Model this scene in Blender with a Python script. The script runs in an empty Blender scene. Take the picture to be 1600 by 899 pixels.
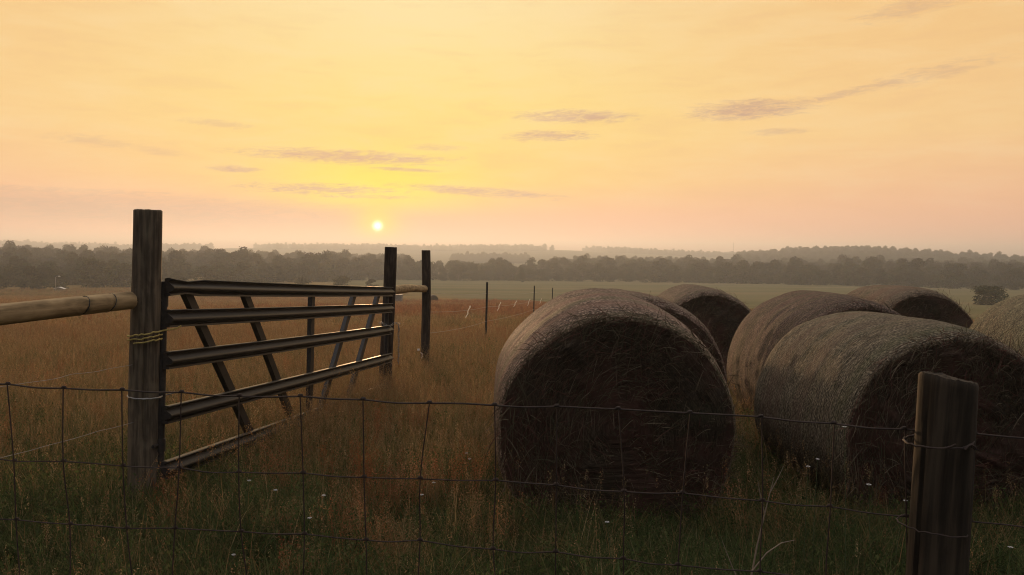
import bpy, math, random
import numpy as np
from mathutils import Vector, Matrix, Euler

PI = math.pi
R = math.radians
random.seed(7)
rng = np.random.default_rng(7)
sc = bpy.context.scene
col = sc.collection

# ------------------------------------------------------------------ helpers
def tag(o, label=None, cat=None, group=None, kind=None):
    if label: o['label'] = label
    if cat: o['category'] = cat
    if group: o['group'] = group
    if kind: o['kind'] = kind
    return o

def thing(name, label, cat, loc=(0, 0, 0), rot=(0, 0, 0), group=None):
    o = bpy.data.objects.new(name, None)
    o.empty_display_size = .2
    col.objects.link(o)
    o.location = loc
    o.rotation_euler = rot
    return tag(o, label, cat, group)

def link(name, me, mat, parent=None, collection=None):
    o = bpy.data.objects.new(name, me)
    (collection or col).objects.link(o)
    if mat is not None and len(me.materials) == 0:
        me.materials.append(mat)
    if parent: o.parent = parent
    return o

def mesh_np(name, V, F, cols=None, smooth=False, uv=None):
    """V (n,3), F (m,k) all faces the same size."""
    V = np.asarray(V, dtype=np.float32); F = np.asarray(F, dtype=np.int32)
    me = bpy.data.meshes.new(name)
    me.vertices.add(len(V)); me.vertices.foreach_set('co', V.ravel())
    k = F.shape[1]
    me.loops.add(F.size); me.loops.foreach_set('vertex_index', F.ravel())
    me.polygons.add(len(F))
    me.polygons.foreach_set('loop_start', np.arange(0, F.size, k, dtype=np.int32))
    me.polygons.foreach_set('use_smooth', np.full(len(F), smooth, dtype=bool))
    if uv is not None:
        l = me.uv_layers.new(name='uv')
        l.data.foreach_set('uv', np.asarray(uv, dtype=np.float32)[F.ravel()].ravel())
    if cols is not None:
        a = me.color_attributes.new('col', 'FLOAT_COLOR', 'POINT')
        c = np.ones((len(V), 4), dtype=np.float32); c[:, :3] = cols
        a.data.foreach_set('color', c.ravel())
    me.update(calc_edges=True); me.validate()
    return me

class MB:
    def __init__(self): self.v = []; self.f = []
    def add(self, V, F):
        b = len(self.v)
        self.v += [tuple(p) for p in V]
        self.f += [tuple(b + i for i in q) for q in F]
        return self
    def tube(self, pts, rad, n=8, cap=True):
        pts = [Vector(p) for p in pts]
        if not hasattr(rad, '__len__'): rad = [rad] * len(pts)
        V = []; F = []
        ref = None
        for i, p in enumerate(pts):
            d = (pts[min(i + 1, len(pts) - 1)] - pts[max(i - 1, 0)]).normalized()
            if ref is None:
                ref = Vector((0, 0, 1)) if abs(d.z) < .9 else Vector((1, 0, 0))
            a = d.cross(ref).normalized(); b = a.cross(d).normalized(); ref = b
            for k in range(n):
                t = 2 * PI * k / n
                V.append(p + (a * math.cos(t) + b * math.sin(t)) * rad[i])
        for i in range(len(pts) - 1):
            for k in range(n):
                F.append((i*n + k, i*n + (k+1) % n, (i+1)*n + (k+1) % n, (i+1)*n + k))
        if cap:
            F.append(tuple(range(n))[::-1]); F.append(tuple((len(pts)-1)*n + k for k in range(n)))
        return self.add(V, F)
    def prism(self, poly, axis0, axis1, ua, ub):
        """extrude 2-D poly (a,b) from axis0 to axis1; a along ua, b along ub"""
        p0 = Vector(axis0); p1 = Vector(axis1); ua = Vector(ua); ub = Vector(ub)
        n = len(poly)
        V = [p0 + ua*a + ub*b for a, b in poly] + [p1 + ua*a + ub*b for a, b in poly]
        F = [(i, (i+1) % n, n + (i+1) % n, n + i) for i in range(n)]
        F += [tuple(range(n))[::-1], tuple(range(n, 2*n))]
        return self.add(V, F)
    def box(self, c, s):
        x, y, z = c; a, b, d = s[0]/2, s[1]/2, s[2]/2
        return self.prism([(-a, -b), (a, -b), (a, b), (-a, b)], (x, y, z-d), (x, y, z+d), (1, 0, 0), (0, 1, 0))
    def build(self, name, mat, parent=None, smooth=True, bevel=0):
        me = bpy.data.meshes.new(name)
        me.from_pydata(self.v, [], self.f); me.update()
        if smooth:
            me.polygons.foreach_set('use_smooth', [True]*len(me.polygons))
            me.set_sharp_from_angle(angle=R(40))
        o = link(name, me, mat, parent)
        if bevel:
            m = o.modifiers.new('bevel', 'BEVEL'); m.width = bevel; m.segments = 2; m.limit_method = 'ANGLE'
        return o

def sins(P, seed, freq=1.0, octaves=4, dim=3):
    """cheap smooth noise ~[-1,1] from random-direction sines"""
    r = np.random.default_rng(seed); P = np.asarray(P)
    out = np.zeros(P.shape[0]); amp = 1; tot = 0
    for o in range(octaves):
        for k in range(4):
            d = r.normal(size=P.shape[1]); d /= np.linalg.norm(d)
            out += amp*np.sin((P @ d)*freq*(1.8**o)*r.uniform(.7, 1.4) + r.uniform(0, 6.28))
            tot += amp*.6
        amp *= .6
    return out/tot*1.2

def strips(pts, width, side):
    """pts (n,k,3), width (n,k), side (n,3) -> V,F ribbons"""
    n, k, _ = pts.shape
    s = side[:, None, :]*width[:, :, None]*.5
    V = np.stack([pts - s, pts + s], axis=2).reshape(-1, 3)
    i = np.arange(n)[:, None]*k*2 + np.arange(k-1)[None, :]*2
    F = np.stack([i, i+1, i+3, i+2], axis=-1).reshape(-1, 4)
    return V, F

def unit(v): return v/np.maximum(np.linalg.norm(v, axis=-1, keepdims=True), 1e-9)

# ------------------------------------------------------------------ materials
def mat_new(name):
    m = bpy.data.materials.new(name); m.use_nodes = True
    nt = m.node_tree
    return m, nt, nt.nodes['Principled BSDF'], nt.nodes['Material Output']

def N(nt, t, **kw):
    n = nt.nodes.new(t)
    ins = kw.pop('ins', {})
    for k, v in kw.items(): setattr(n, k, v)
    for k, v in ins.items():
        if isinstance(v, bpy.types.NodeSocket): nt.links.new(v, n.inputs[k])
        else: n.inputs[k].default_value = v
    return n

def math_n(nt, op, a, b=None, c=None, clamp=False):
    n = nt.nodes.new('ShaderNodeMath'); n.operation = op; n.use_clamp = clamp
    for i, v in enumerate((a, b, c)):
        if v is None: continue
        if isinstance(v, bpy.types.NodeSocket): nt.links.new(v, n.inputs[i])
        else: n.inputs[i].default_value = v
    return n.outputs[0]

def ramp(nt, fac, stops, interp='LINEAR'):
    n = nt.nodes.new('ShaderNodeValToRGB'); cr = n.color_ramp; cr.interpolation = interp
    while len(cr.elements) < len(stops): cr.elements.new(.5)
    for e, (p, c) in zip(cr.elements, stops):
        e.position = p; e.color = (*c, 1)
    nt.links.new(fac, n.inputs[0]); return n.outputs[0]

def mixc(nt, fac, a, b, blend='MIX'):
    n = nt.nodes.new('ShaderNodeMix'); n.data_type = 'RGBA'; n.blend_type = blend
    for i, v in ((0, fac), (6, a), (7, b)):
        if isinstance(v, bpy.types.NodeSocket): nt.links.new(v, n.inputs[i])
        elif i == 0: n.inputs[0].default_value = v
        else: n.inputs[i].default_value = (*v, 1)
    return n.outputs[2]

def srgb(r, g, b):
    f = lambda c: (c/255/12.92) if c/255 <= .04045 else ((c/255+.055)/1.055)**2.4
    return (f(r), f(g), f(b))

def wood_mat(name, dark, light, grain=1.0, rough=.85, tint=(.5, .5, .5), cross=45):
    m, nt, bs, out = mat_new(name)
    tc = N(nt, 'ShaderNodeTexCoord').outputs['Object']
    mp = N(nt, 'ShaderNodeMapping', ins={'Vector': tc, 'Scale': (cross*.6, cross*.6, 2.4)})
    n1 = N(nt, 'ShaderNodeTexNoise', ins={'Vector': mp.outputs[0], 'Scale': grain, 'Detail': 8, 'Roughness': .65}).outputs[0]
    mp2 = N(nt, 'ShaderNodeMapping', ins={'Vector': tc, 'Scale': (13, 13, 6)})
    n2 = N(nt, 'ShaderNodeTexNoise', ins={'Vector': mp2.outputs[0], 'Scale': 1, 'Detail': 5, 'Distortion': .6}).outputs[0]
    f = math_n(nt, 'ADD', math_n(nt, 'MULTIPLY', n1, .6), math_n(nt, 'MULTIPLY', n2, .4))
    c = ramp(nt, f, [(.36, tuple(d*.5 for d in dark)), (.47, dark), (.62, light)])
    c2 = mixc(nt, math_n(nt, 'MULTIPLY', ramp(nt, n2, [(.5, (0, 0, 0)), (.7, (1, 1, 1))]), .35), c, tint)
    nt.links.new(c2, bs.inputs['Base Color']); bs.inputs['Roughness'].default_value = rough
    bs.inputs['Specular IOR Level'].default_value = .2
    b = N(nt, 'ShaderNodeBump', ins={'Strength': .7, 'Distance': .006, 'Height': f})
    nt.links.new(b.outputs[0], bs.inputs['Normal'])
    return m

def plain_mat(name, c, rough=.7, metal=0, var=.3, scale=30, bump=.2):
    m, nt, bs, out = mat_new(name)
    tc = N(nt, 'ShaderNodeTexCoord').outputs['Object']
    n1 = N(nt, 'ShaderNodeTexNoise', ins={'Vector': tc, 'Scale': scale, 'Detail': 6}).outputs[0]
    cc = ramp(nt, n1, [(.3, tuple(x*(1-var) for x in c)), (.7, tuple(min(1, x*(1+var)) for x in c))])
    nt.links.new(cc, bs.inputs['Base Color']); bs.inputs['Roughness'].default_value = rough
    bs.inputs['Metallic'].default_value = metal
    b = N(nt, 'ShaderNodeBump', ins={'Strength': bump, 'Distance': .003, 'Height': n1})
    nt.links.new(b.outputs[0], bs.inputs['Normal'])
    return m

def leaf_mat(name, trans=.45, mul=(1, 1, 1), hv=.25):
    """vertex-coloured thin leaf / blade / straw, lit from both sides"""
    m, nt, bs, out = mat_new(name); nt.nodes.remove(bs)
    a = N(nt, 'ShaderNodeAttribute', attribute_name='col').outputs['Color']
    oi = N(nt, 'ShaderNodeObjectInfo').outputs['Random']
    k = math_n(nt, 'MULTIPLY_ADD', oi, hv*2, 1-hv)
    c = mixc(nt, 1, a, mul, 'MULTIPLY')
    sc_ = N(nt, 'ShaderNodeVectorMath', operation='SCALE', ins={0: c, 'Scale': k}).outputs[0]
    d = N(nt, 'ShaderNodeBsdfDiffuse', ins={'Color': sc_})
    t = N(nt, 'ShaderNodeBsdfTranslucent', ins={'Color': sc_})
    mx = N(nt, 'ShaderNodeMixShader', ins={0: trans, 1: d.outputs[0], 2: t.outputs[0]})
    nt.links.new(mx.outputs[0], out.inputs[0])
    return m

M_post = wood_mat('weathered post wood', (.095, .072, .050), (.22, .165, .11), tint=(.115, .11, .075), cross=75)
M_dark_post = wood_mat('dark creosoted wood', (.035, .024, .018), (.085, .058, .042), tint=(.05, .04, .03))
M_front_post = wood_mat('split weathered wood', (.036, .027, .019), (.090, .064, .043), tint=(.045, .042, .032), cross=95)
M_log = wood_mat('peeled pine log', (.31, .21, .105), (.52, .365, .195), tint=(.38, .26, .13))
M_wire = plain_mat('rusted fence wire', (.045, .027, .020), .75, .1, .5, 60)
M_galv = plain_mat('galvanised wire', (.38, .36, .34), .45, .8, .3, 60)
M_rope = plain_mat('yellow twine', (.50, .37, .11), .85, 0, .3, 90, .5)
M_white = plain_mat('white plastic', (.75, .73, .70), .5, 0, .06, 20)
M_steel_post = plain_mat('dark painted steel', (.035, .035, .03), .6, .3, .4, 40)
M_grey = plain_mat('weathered grey sheet', (.22, .21, .20), .6, .2, .2, 4)

# gate paint: dark bronze paint over ribbed steel with rust blooms
M_gate, nt, bs, out = mat_new('dark gate paint')
tc = N(nt, 'ShaderNodeTexCoord').outputs['Object']
mp = N(nt, 'ShaderNodeMapping', ins={'Vector': tc, 'Scale': (2.5, 30, 30)})
n1 = N(nt, 'ShaderNodeTexNoise', ins={'Vector': mp.outputs[0], 'Scale': 1.2, 'Detail': 8, 'Roughness': .7}).outputs[0]
n2 = N(nt, 'ShaderNodeTexNoise', ins={'Vector': tc, 'Scale': 14, 'Detail': 6}).outputs[0]
c1 = ramp(nt, n1, [(.35, (.014, .012, .011)), (.58, (.034, .028, .026)), (.68, (.055, .038, .030)), (.76, (.11, .058, .034))])
nt.links.new(c1, bs.inputs['Base Color'])
bs.inputs['Metallic'].default_value = .15
nt.links.new(math_n(nt, 'MULTIPLY_ADD', n1, .30, .38), bs.inputs['Roughness'])
b = N(nt, 'ShaderNodeBump', ins={'Strength': .45, 'Distance': .004, 'Height': n2})
nt.links.new(b.outputs[0], bs.inputs['Normal'])

# ------------------------------------------------------------------ terrain
_ty = np.array([-60, 0, 4, 8, 20, 60, 100, 150, 220, 300, 400, 700, 1000, 1350, 1600, 2000, 2700], float)
_tz = np.array([.3, .02, 0, -.13, -.72, -2.7, -4.7, -5.9, -7.5, -9.0, -9.8, -9.5, -6.5, 2.0, 5.0, 4, 0], float)
_fy = np.concatenate([np.arange(-60, 120, 1.0), np.arange(120, 2705, 8.0)])
_fz = np.interp(_fy, _ty, _tz)
_k = np.array([1, 2, 3, 2, 1.])/9
for _ in range(3): _fz[2:-2] = np.convolve(_fz, _k, 'valid')
def ground_z(x, y):
    x = np.asarray(x, float); y = np.asarray(y, float)
    z = np.interp(y, _fy, _fz)
    z = z + 10.5*np.exp(-((x-305)/100)**2 - ((y-720)/130)**2)          # wooded knoll on the right
    z = z + 3.5*np.exp(-((x+210)/110)**2 - ((y-390)/110)**2)           # rise in the left wood
    far = np.clip((y-900)/500, 0, 1)
    z = z + far*(3.5*np.sin(x*.0042+1.7) + 1.6*np.sin(x*.011+.4) - 1 - .011*np.maximum(x, 0) - .005*np.minimum(x, 0))
    near = np.clip(1-np.abs(y)/60, 0, 1)
    z = z + near*(.022*np.sin(x*1.7+.6*y) + .018*np.sin(y*2.3-.8*x+1) + .012*np.sin(3.7*x+2.9*y))
    return z
gz = lambda x, y: float(ground_z(x, y))

rows = np.concatenate([np.linspace(-40, -2, 20), np.linspace(-1, 30, 125), np.geomspace(30.5, 2650, 150)])
u = np.linspace(-1, 1, 181); u = np.sign(u)*np.abs(u)**1.25
gx = u[None, :]*(14 + np.abs(rows)[:, None]*1.2); gy = np.repeat(rows[:, None], len(u), 1)
V = np.stack([gx, gy, ground_z(gx, gy)], -1).reshape(-1, 3)
nr, nc = gx.shape
i = (np.arange(nr-1)[:, None]*nc + np.arange(nc-1)[None, :]).ravel()
F = np.stack([i, i+1, i+nc+1, i+nc], -1)
M_ground, nt, bs, out = mat_new('meadow soil and grass')
geo = N(nt, 'ShaderNodeNewGeometry').outputs['Position']
sep = N(nt, 'ShaderNodeSeparateXYZ', ins={0: geo})
X, Y = sep.outputs[0], sep.outputs[1]
nbig = N(nt, 'ShaderNodeTexNoise', ins={'Vector': geo, 'Scale': .12, 'Detail': 6, 'Roughness': .6}).outputs[0]
nsm = N(nt, 'ShaderNodeTexNoise', ins={'Vector': geo, 'Scale': 5, 'Detail': 8, 'Roughness': .7}).outputs[0]
dry = ramp(nt, math_n(nt, 'ADD', math_n(nt, 'MULTIPLY', nbig, .6), math_n(nt, 'MULTIPLY', nsm, .4)),
           [(.32, (.12, .10, .038)), (.5, (.25, .16, .062)), (.68, (.34, .205, .084))])
green = ramp(nt, nsm, [(.3, (.028, .032, .012)), (.6, (.06, .06, .022)), (.75, (.10, .075, .035))])
fld_n = N(nt, 'ShaderNodeTexNoise', ins={'Vector': N(nt, 'ShaderNodeMapping', ins={'Vector': geo, 'Scale': (.01, .05, 0)}).outputs[0], 'Scale': 1, 'Detail': 5}).outputs[0]
field = ramp(nt, fld_n, [(.3, (.145, .128, .055)), (.5, (.19, .16, .075)), (.7, (.24, .18, .095))])
# green near the yard fence, dry beyond, mown green field in the valley; the field edge bends away to the left
def sstep(v, a, b_): 
    n = nt.nodes.new('ShaderNodeMapRange'); n.interpolation_type = 'SMOOTHSTEP'
    nt.links.new(v, n.inputs[0]); n.inputs[1].default_value = a; n.inputs[2].default_value = b_
    return n.outputs[0]
c = mixc(nt, sstep(math_n(nt, 'ADD', Y, math_n(nt, 'MULTIPLY', nbig, 5)), 7.5, 13), green, dry)
edge = math_n(nt, 'ADD', Y, math_n(nt, 'MULTIPLY', math_n(nt, 'MINIMUM', X, 0), 2.6))
edge = math_n(nt, 'ADD', edge, math_n(nt, 'MULTIPLY', math_n(nt, 'MAXIMUM', X, 0), 3.2))
edge = math_n(nt, 'ADD', edge, math_n(nt, 'MULTIPLY', nbig, 12))
c = mixc(nt, sstep(edge, 92, 116), c, field)
nt.links.new(c, bs.inputs['Base Color']); bs.inputs['Roughness'].default_value = 1
bs.inputs['Specular IOR Level'].default_value = 0
b = N(nt, 'ShaderNodeBump', ins={'Strength': .8, 'Distance': .05, 'Height': nsm})
nt.links.new(b.outputs[0], bs.inputs['Normal'])
tag(link('ground', mesh_np('ground', V, F, smooth=True), M_ground), kind='structure')

# ------------------------------------------------------------------ hay bales
M_wrap, nt, bs, out = mat_new('net wrapped hay')
uvn = N(nt, 'ShaderNodeUVMap', uv_map='uv').outputs[0]
oi = N(nt, 'ShaderNodeObjectInfo').outputs['Random']
off = N(nt, 'ShaderNodeCombineXYZ', ins={0: math_n(nt, 'MULTIPLY', oi, 37), 1: math_n(nt, 'MULTIPLY', oi, 11)}).outputs[0]
uvo = N(nt, 'ShaderNodeVectorMath', operation='ADD', ins={0: uvn, 1: off}).outputs[0]
sp = N(nt, 'ShaderNodeSeparateXYZ', ins={0: uvn})
nz = N(nt, 'ShaderNodeTexNoise', ins={'Vector': uvo, 'Scale': 5, 'Detail': 4}).outputs[0]
straw = N(nt, 'ShaderNodeTexNoise', ins={'Vector': N(nt, 'ShaderNodeMapping', ins={'Vector': uvo, 'Scale': (9, 120, 1)}).outputs[0], 'Scale': 1, 'Detail': 4, 'Roughness': .55, 'Distortion': .25}).outputs[0]
speck = N(nt, 'ShaderNodeTexNoise', ins={'Vector': N(nt, 'ShaderNodeMapping', ins={'Vector': uvo, 'Scale': (52, 120, 1)}).outputs[0], 'Scale': 1, 'Detail': 3, 'Roughness': .55, 'Distortion': .25}).outputs[0]
straw = math_n(nt, 'ADD', math_n(nt, 'MULTIPLY', straw, .45), math_n(nt, 'MULTIPLY', speck, .55))
# rows of the net: fine bands round the bale, broken into dashes
sv = math_n(nt, 'ADD', math_n(nt, 'MULTIPLY', sp.outputs[1], 2*PI/.017), math_n(nt, 'MULTIPLY', nz, 11))
su = math_n(nt, 'MULTIPLY', sp.outputs[0], 2*PI/.030)
row = math_n(nt, 'MULTIPLY_ADD', math_n(nt, 'SINE', sv), .5, .5)
dash = math_n(nt, 'MULTIPLY_ADD', math_n(nt, 'SINE', math_n(nt, 'ADD', su, math_n(nt, 'MULTIPLY', sv, .5))), .5, .5)
net = math_n(nt, 'MULTIPLY', row, dash)
hgt = math_n(nt, 'ADD', math_n(nt, 'MULTIPLY', straw, 1.0), math_n(nt, 'MULTIPLY', net, .16))
band = N(nt, 'ShaderNodeTexNoise', ins={'Vector': N(nt, 'ShaderNodeMapping', ins={'Vector': uvo, 'Scale': (.22, 5, 1)}).outputs[0], 'Scale': 1, 'Detail': 3}).outputs[0]
hay = ramp(nt, straw, [(.39, (.022, .017, .012)), (.50, (.14, .105, .078)), (.60, (.48, .375, .285))])
hay = mixc(nt, math_n(nt, 'MULTIPLY', net, .20), hay, (.46, .37, .29))
hay = mixc(nt, ramp(nt, band, [(.50, (0, 0, 0)), (.66, (.35, .35, .35))]), hay, (.12, .14, .06))
hay = mixc(nt, ramp(nt, band, [(.34, (.4, .4, .4)), (.46, (0, 0, 0))]), hay, (.22, .12, .095))
nt.links.new(hay, bs.inputs['Base Color']); bs.inputs['Roughness'].default_value = .8
bs.inputs['Specular IOR Level'].default_value = .25
b = N(nt, 'ShaderNodeBump', ins={'Strength': 1, 'Distance': .018, 'Height': hgt})
nt.links.new(b.outputs[0], bs.inputs['Normal'])

M_face, nt, bs, out = mat_new('hay bale end')
uvn = N(nt, 'ShaderNodeUVMap', uv_map='uv').outputs[0]       # u = angle*radius, v = radius
straw = N(nt, 'ShaderNodeTexNoise', ins={'Vector': N(nt, 'ShaderNodeMapping', ins={'Vector': uvn, 'Scale': (20, 90, 1)}).outputs[0], 'Scale': 1, 'Detail': 7, 'Roughness': .7, 'Distortion': 1.5}).outputs[0]
tc = N(nt, 'ShaderNodeTexCoord').outputs['Object']
big = N(nt, 'ShaderNodeTexNoise', ins={'Vector': tc, 'Scale': 2.2, 'Detail': 4}).outputs[0]
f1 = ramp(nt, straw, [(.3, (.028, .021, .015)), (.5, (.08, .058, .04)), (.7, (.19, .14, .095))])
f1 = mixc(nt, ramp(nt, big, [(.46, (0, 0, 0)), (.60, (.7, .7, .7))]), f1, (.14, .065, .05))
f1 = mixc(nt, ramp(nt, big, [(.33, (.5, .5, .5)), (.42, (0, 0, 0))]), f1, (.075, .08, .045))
nt.links.new(f1, bs.inputs['Base Color']); bs.inputs['Roughness'].default_value = .95
bs.inputs['Specular IOR Level'].default_value = .1
b = N(nt, 'ShaderNodeBump', ins={'Strength': 1, 'Distance': .03, 'Height': straw})
nt.links.new(b.outputs[0], bs.inputs['Normal'])
M_straw = leaf_mat('loose straw', .25, hv=.05)

def make_bale(label, x, y, yaw, H, seed, hue=(1, 1, 1), Rw=.75, L=1.3, fine=1.0, dense=1.0):
    """front end at (x, y); the axis runs back from it"""
    r = np.random.default_rng(seed)
    cxp = x - math.sin(yaw)*L/2; cyp = y + math.cos(yaw)*L/2
    t = thing('hay_bale', label, 'hay bale', (cxp, cyp, gz(cxp, cyp)-.02), (R(2.2 if seed == 11 else r.uniform(-1, 1)), R(r.uniform(-1, 1)), yaw), 'round hay bales inside the fence')
    zc = H - Rw*.985
    def section(th, k):
        """th angle, k radial factor 0..1 -> x,z"""
        c, s = np.cos(th), np.sin(th)
        low = s < 0
        c = np.where(low, np.sign(c)*np.abs(c)**.62, c); s = np.where(low, -np.abs(s)**.9, s)
        xx = Rw*c*(1 + .02*np.maximum(-s, 0) - .012*np.maximum(s, 0)**2)
        zz = np.where(low, zc, Rw*.985)*s
        bump = 1 + .010*np.sin(2*th+seed) + .008*np.sin(3*th+2.1*seed) + .006*np.sin(7*th+seed*.7)
        xx, zz = xx*k*bump, zz*k*bump + zc
        zz = np.where(zz < .10, .10 - (.10-zz)*.35, zz)
        return xx, zz
    # barrel with rolled shoulders
    rim = .13; na = int(260*fine)
    s0 = np.linspace(0, 1, 13)[:-1]
    ax = [(-L/2 + rim*(1-math.cos(q*PI/2)), 1-math.sin(q*PI/2)) for q in s0]
    mid = [(q_, -.012*math.cos(q_/L*PI)) for q_ in np.linspace(-L/2+rim, L/2-rim, int(70*fine))]
    prof = ax + mid + [(-s, k) for s, k in reversed(ax)]
    S = np.array([p[0] for p in prof]); K = np.array([p[1] for p in prof])
    th = np.linspace(0, 2*PI, na+1)[:-1]
    TH, SS = np.meshgrid(th, S)
    drop = np.where(K[:, None] > 0, .045 + .035*np.maximum(np.sin(TH), 0)**1.5, 1)      # the ends slump most at the top
    KK = 1 - K[:, None]*drop - (SS < 0)*.05*np.maximum(np.sin(TH), 0)**2*np.clip(1-(SS+L/2)/.5, 0, 1)**2
    P = np.stack([np.cos(TH)*Rw, np.sin(TH)*Rw, SS], -1).reshape(-1, 3)
    disp = .013*sins(P, seed, 3, 3) + .0035*sins(P, seed+1, 26, 2) + .002*sins(np.stack([TH.ravel()*2, SS.ravel()*40], 1), seed+2, 1, 2)
    xx, zz = section(TH.ravel(), KK.ravel()*(1+disp))
    V = np.stack([xx, SS.ravel() + .010*sins(P, seed+3, 5, 2), zz], -1)
    ns = len(S)
    a = np.arange(na); b_ = (a+1) % na
    ii = (np.arange(ns-1)*na)[:, None]
    F = np.stack([ii+a, ii+na+a, ii+na+b_, ii+b_], -1).reshape(-1, 4)
    uv = np.stack([TH.ravel()*Rw, SS.ravel()], -1)
    wm = M_wrap if hue == (1, 1, 1) else tinted(M_wrap, hue)
    link('net_wrap', mesh_np('net_wrap', V, F, smooth=True, uv=uv), wm, t)
    ring0 = V[:na].copy(); ring1 = V[-na:].copy()
    # the two ends
    nk = int(46*fine)
    for ring, sgn in ((ring0, -1), (ring1, 1)):
        q = np.linspace(1, .02, nk)
        c0 = np.array([0, sgn*L/2, zc])
        TT, QQ = np.meshgrid(th, q)
        W = (ring[None]*QQ[..., None] + c0*(1-QQ[..., None])).reshape(-1, 3)
        pol = np.stack([QQ.ravel()*Rw*np.cos(TT.ravel()), QQ.ravel()*Rw*np.sin(TT.ravel())], 1)
        spiral = np.sin(QQ.ravel()*Rw*2*PI/.045 + TT.ravel())
        fall = np.clip((1-QQ.ravel())*9, 0, 1)
        W[:, 1] += sgn*fall*(.012*spiral*(.5+.5*sins(pol, seed+5, 6, 2)) + .028*sins(pol, seed+6, 7, 3) + .012*sins(pol, seed+7, 30, 2) + .02*(1-QQ.ravel()))
        ii = (np.arange(nk-1)*na)[:, None]
        F = np.stack([ii+a, ii+b_, ii+na+b_, ii+na+a] if sgn > 0 else [ii+a, ii+na+a, ii+na+b_, ii+b_], -1).reshape(-1, 4)
        F = F[:, ::-1] if sgn > 0 else F
        uv = np.stack([TT.ravel()*(QQ.ravel()*Rw), QQ.ravel()*Rw + TT.ravel()*.007], -1)
        link('end_face', mesh_np('end_face', W, F, smooth=True, uv=uv), M_face, t)
    # loose straws on the wrap and hanging out of the near end
    n1 = int(2600*dense)
    T = r.uniform(-.25*PI, 1.25*PI, n1); Sx = r.uniform(-L/2+.02, L/2-.02, n1)
    xx, zz = section(T, 1.004 + .012*r.random(n1)**3)
    base = np.stack([xx, Sx, zz], -1)
    nrm = unit(np.stack([np.cos(T)/Rw, 0*T, np.sin(T)/Rw], -1))
    tan = np.stack([-nrm[:, 2], 0*T, nrm[:, 0]], -1)
    an = r.normal(0, .30, n1)
    d = tan*np.cos(an)[:, None] + np.array([0, 1., 0])*np.sin(an)[:, None]
    ln = r.uniform(.025, .075, n1)
    lift = r.uniform(-.004, .006, n1) + (r.random(n1) < .03)*r.uniform(0, .03, n1)
    pts = np.stack([base - nrm*.004, base + d*(ln*.5)[:, None] + nrm*(lift*.5)[:, None] - nrm*(ln**2*.25/Rw)[:, None]*.5,
                    base + d*ln[:, None] + nrm*lift[:, None] - nrm*(ln**2/Rw*.5)[:, None]], 1)
    side = unit(np.cross(d, nrm))
    w = r.uniform(.0014, .0032, n1)[:, None]*np.array([1, 1, .5])
    V1, F1 = strips(pts, w, side)
    pal = np.array([(.30, .24, .18), (.44, .36, .27), (.16, .12, .09), (.26, .17, .14), (.18, .18, .10)])*np.array(hue)
    c1 = np.repeat(pal[r.integers(0, 5, n1)]*r.uniform(.6, 1.15, (n1, 1)), 6, 0)
    n2 = int(5200*dense)
    q = np.sqrt(r.uniform(.0, .95, n2)); T = r.uniform(0, 2*PI, n2)
    xx, zz = section(T, q)
    zz = np.maximum(zz, .05)
    base = np.stack([xx, np.full(n2, -L/2+.01), zz], -1)
    an = T + PI/2 + r.normal(0, .9, n2)
    d = np.stack([np.cos(an), -r.uniform(-.05, .35, n2), np.sin(an)], -1)
    ln = r.uniform(.04, .15, n2)
    droop = np.stack([0*ln, 0*ln, -ln*r.uniform(0, .6, n2)], -1)
    base[:, 1] -= r.uniform(0, .035, n2)
    pts = np.stack([base, base + d*(ln*.35)[:, None] + droop*.1, base + d*(ln*.7)[:, None] + droop*.45, base + d*ln[:, None] + droop], 1)
    side = unit(np.cross(d, r.normal(size=(n2, 3))))
    w = r.uniform(.0018, .0042, n2)[:, None]*np.array([1, 1, .9, .4])
    V2, F2 = strips(pts, w, side)
    pal = np.array([(.17, .125, .085), (.26, .195, .13), (.11, .075, .052), (.19, .09, .07), (.15, .13, .08)])
    c2 = np.repeat(pal[r.integers(0, 5, n2)]*r.uniform(.5, 1.2, (n2, 1)), 8, 0)
    V = np.concatenate([V1, V2]); F = np.concatenate([F1, F2+len(V1)])
    o = link('loose_straw', mesh_np('loose_straw', V, F, cols=np.concatenate([c1, c2])), M_straw, t)
    tag(o, kind='stuff')
    return t

_tints = {}
def tinted(m, hue):
    if hue in _tints: return _tints[hue]
    c = m.copy(); nt = c.node_tree; bs = nt.nodes['Principled BSDF']
    src = bs.inputs['Base Color'].links[0].from_socket
    nt.links.new(mixc(nt, 1, src, hue, 'MULTIPLY'), bs.inputs['Base Color'])
    _tints[hue] = c; return c

BALES = [
    ('large round bale in front with its dark shaggy end facing the wire fence', .655, 4.86, R(1.0), 1.40, 11, (1.08, .94, .88), 1.0, 1.25),
    ('round bale tucked end to end behind the large front bale', 1.03, 6.45, R(4), 1.42, 12, (.92, .86, .80), .8, .8),
    ('farthest middle round bale with a pale rim, seen between two bales', 2.78, 11.2, R(3), 1.46, 13, (.95, .86, .78), .7, .7),
    ('brown round bale behind the greenish bale with net wrapped side showing', 3.17, 7.2, R(6.5), 1.40, 14, (.66, .56, .53), .9, 1),
    ('greenish grey round bale behind the split wooden fence post', 2.75, 4.9, R(7.5), 1.25, 15, (.72, .73, .63), 1.0, 1.25),
    ('dark round bale at the back right against the mown field', 5.48, 10.5, R(6), 1.48, 16, (.88, .82, .70), .7, .7),
    ('light greenish round bale cut off by the right edge of the photo', 5.5, 7.1, R(6), 1.33, 17, (.92, .98, .74), .8, .9),
]
for lb, x, y, yw, H, sd, hue, fine, dn in BALES:
    make_bale(lb, x, y, yw, H, sd, hue, fine=fine, dense=dn)

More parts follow.
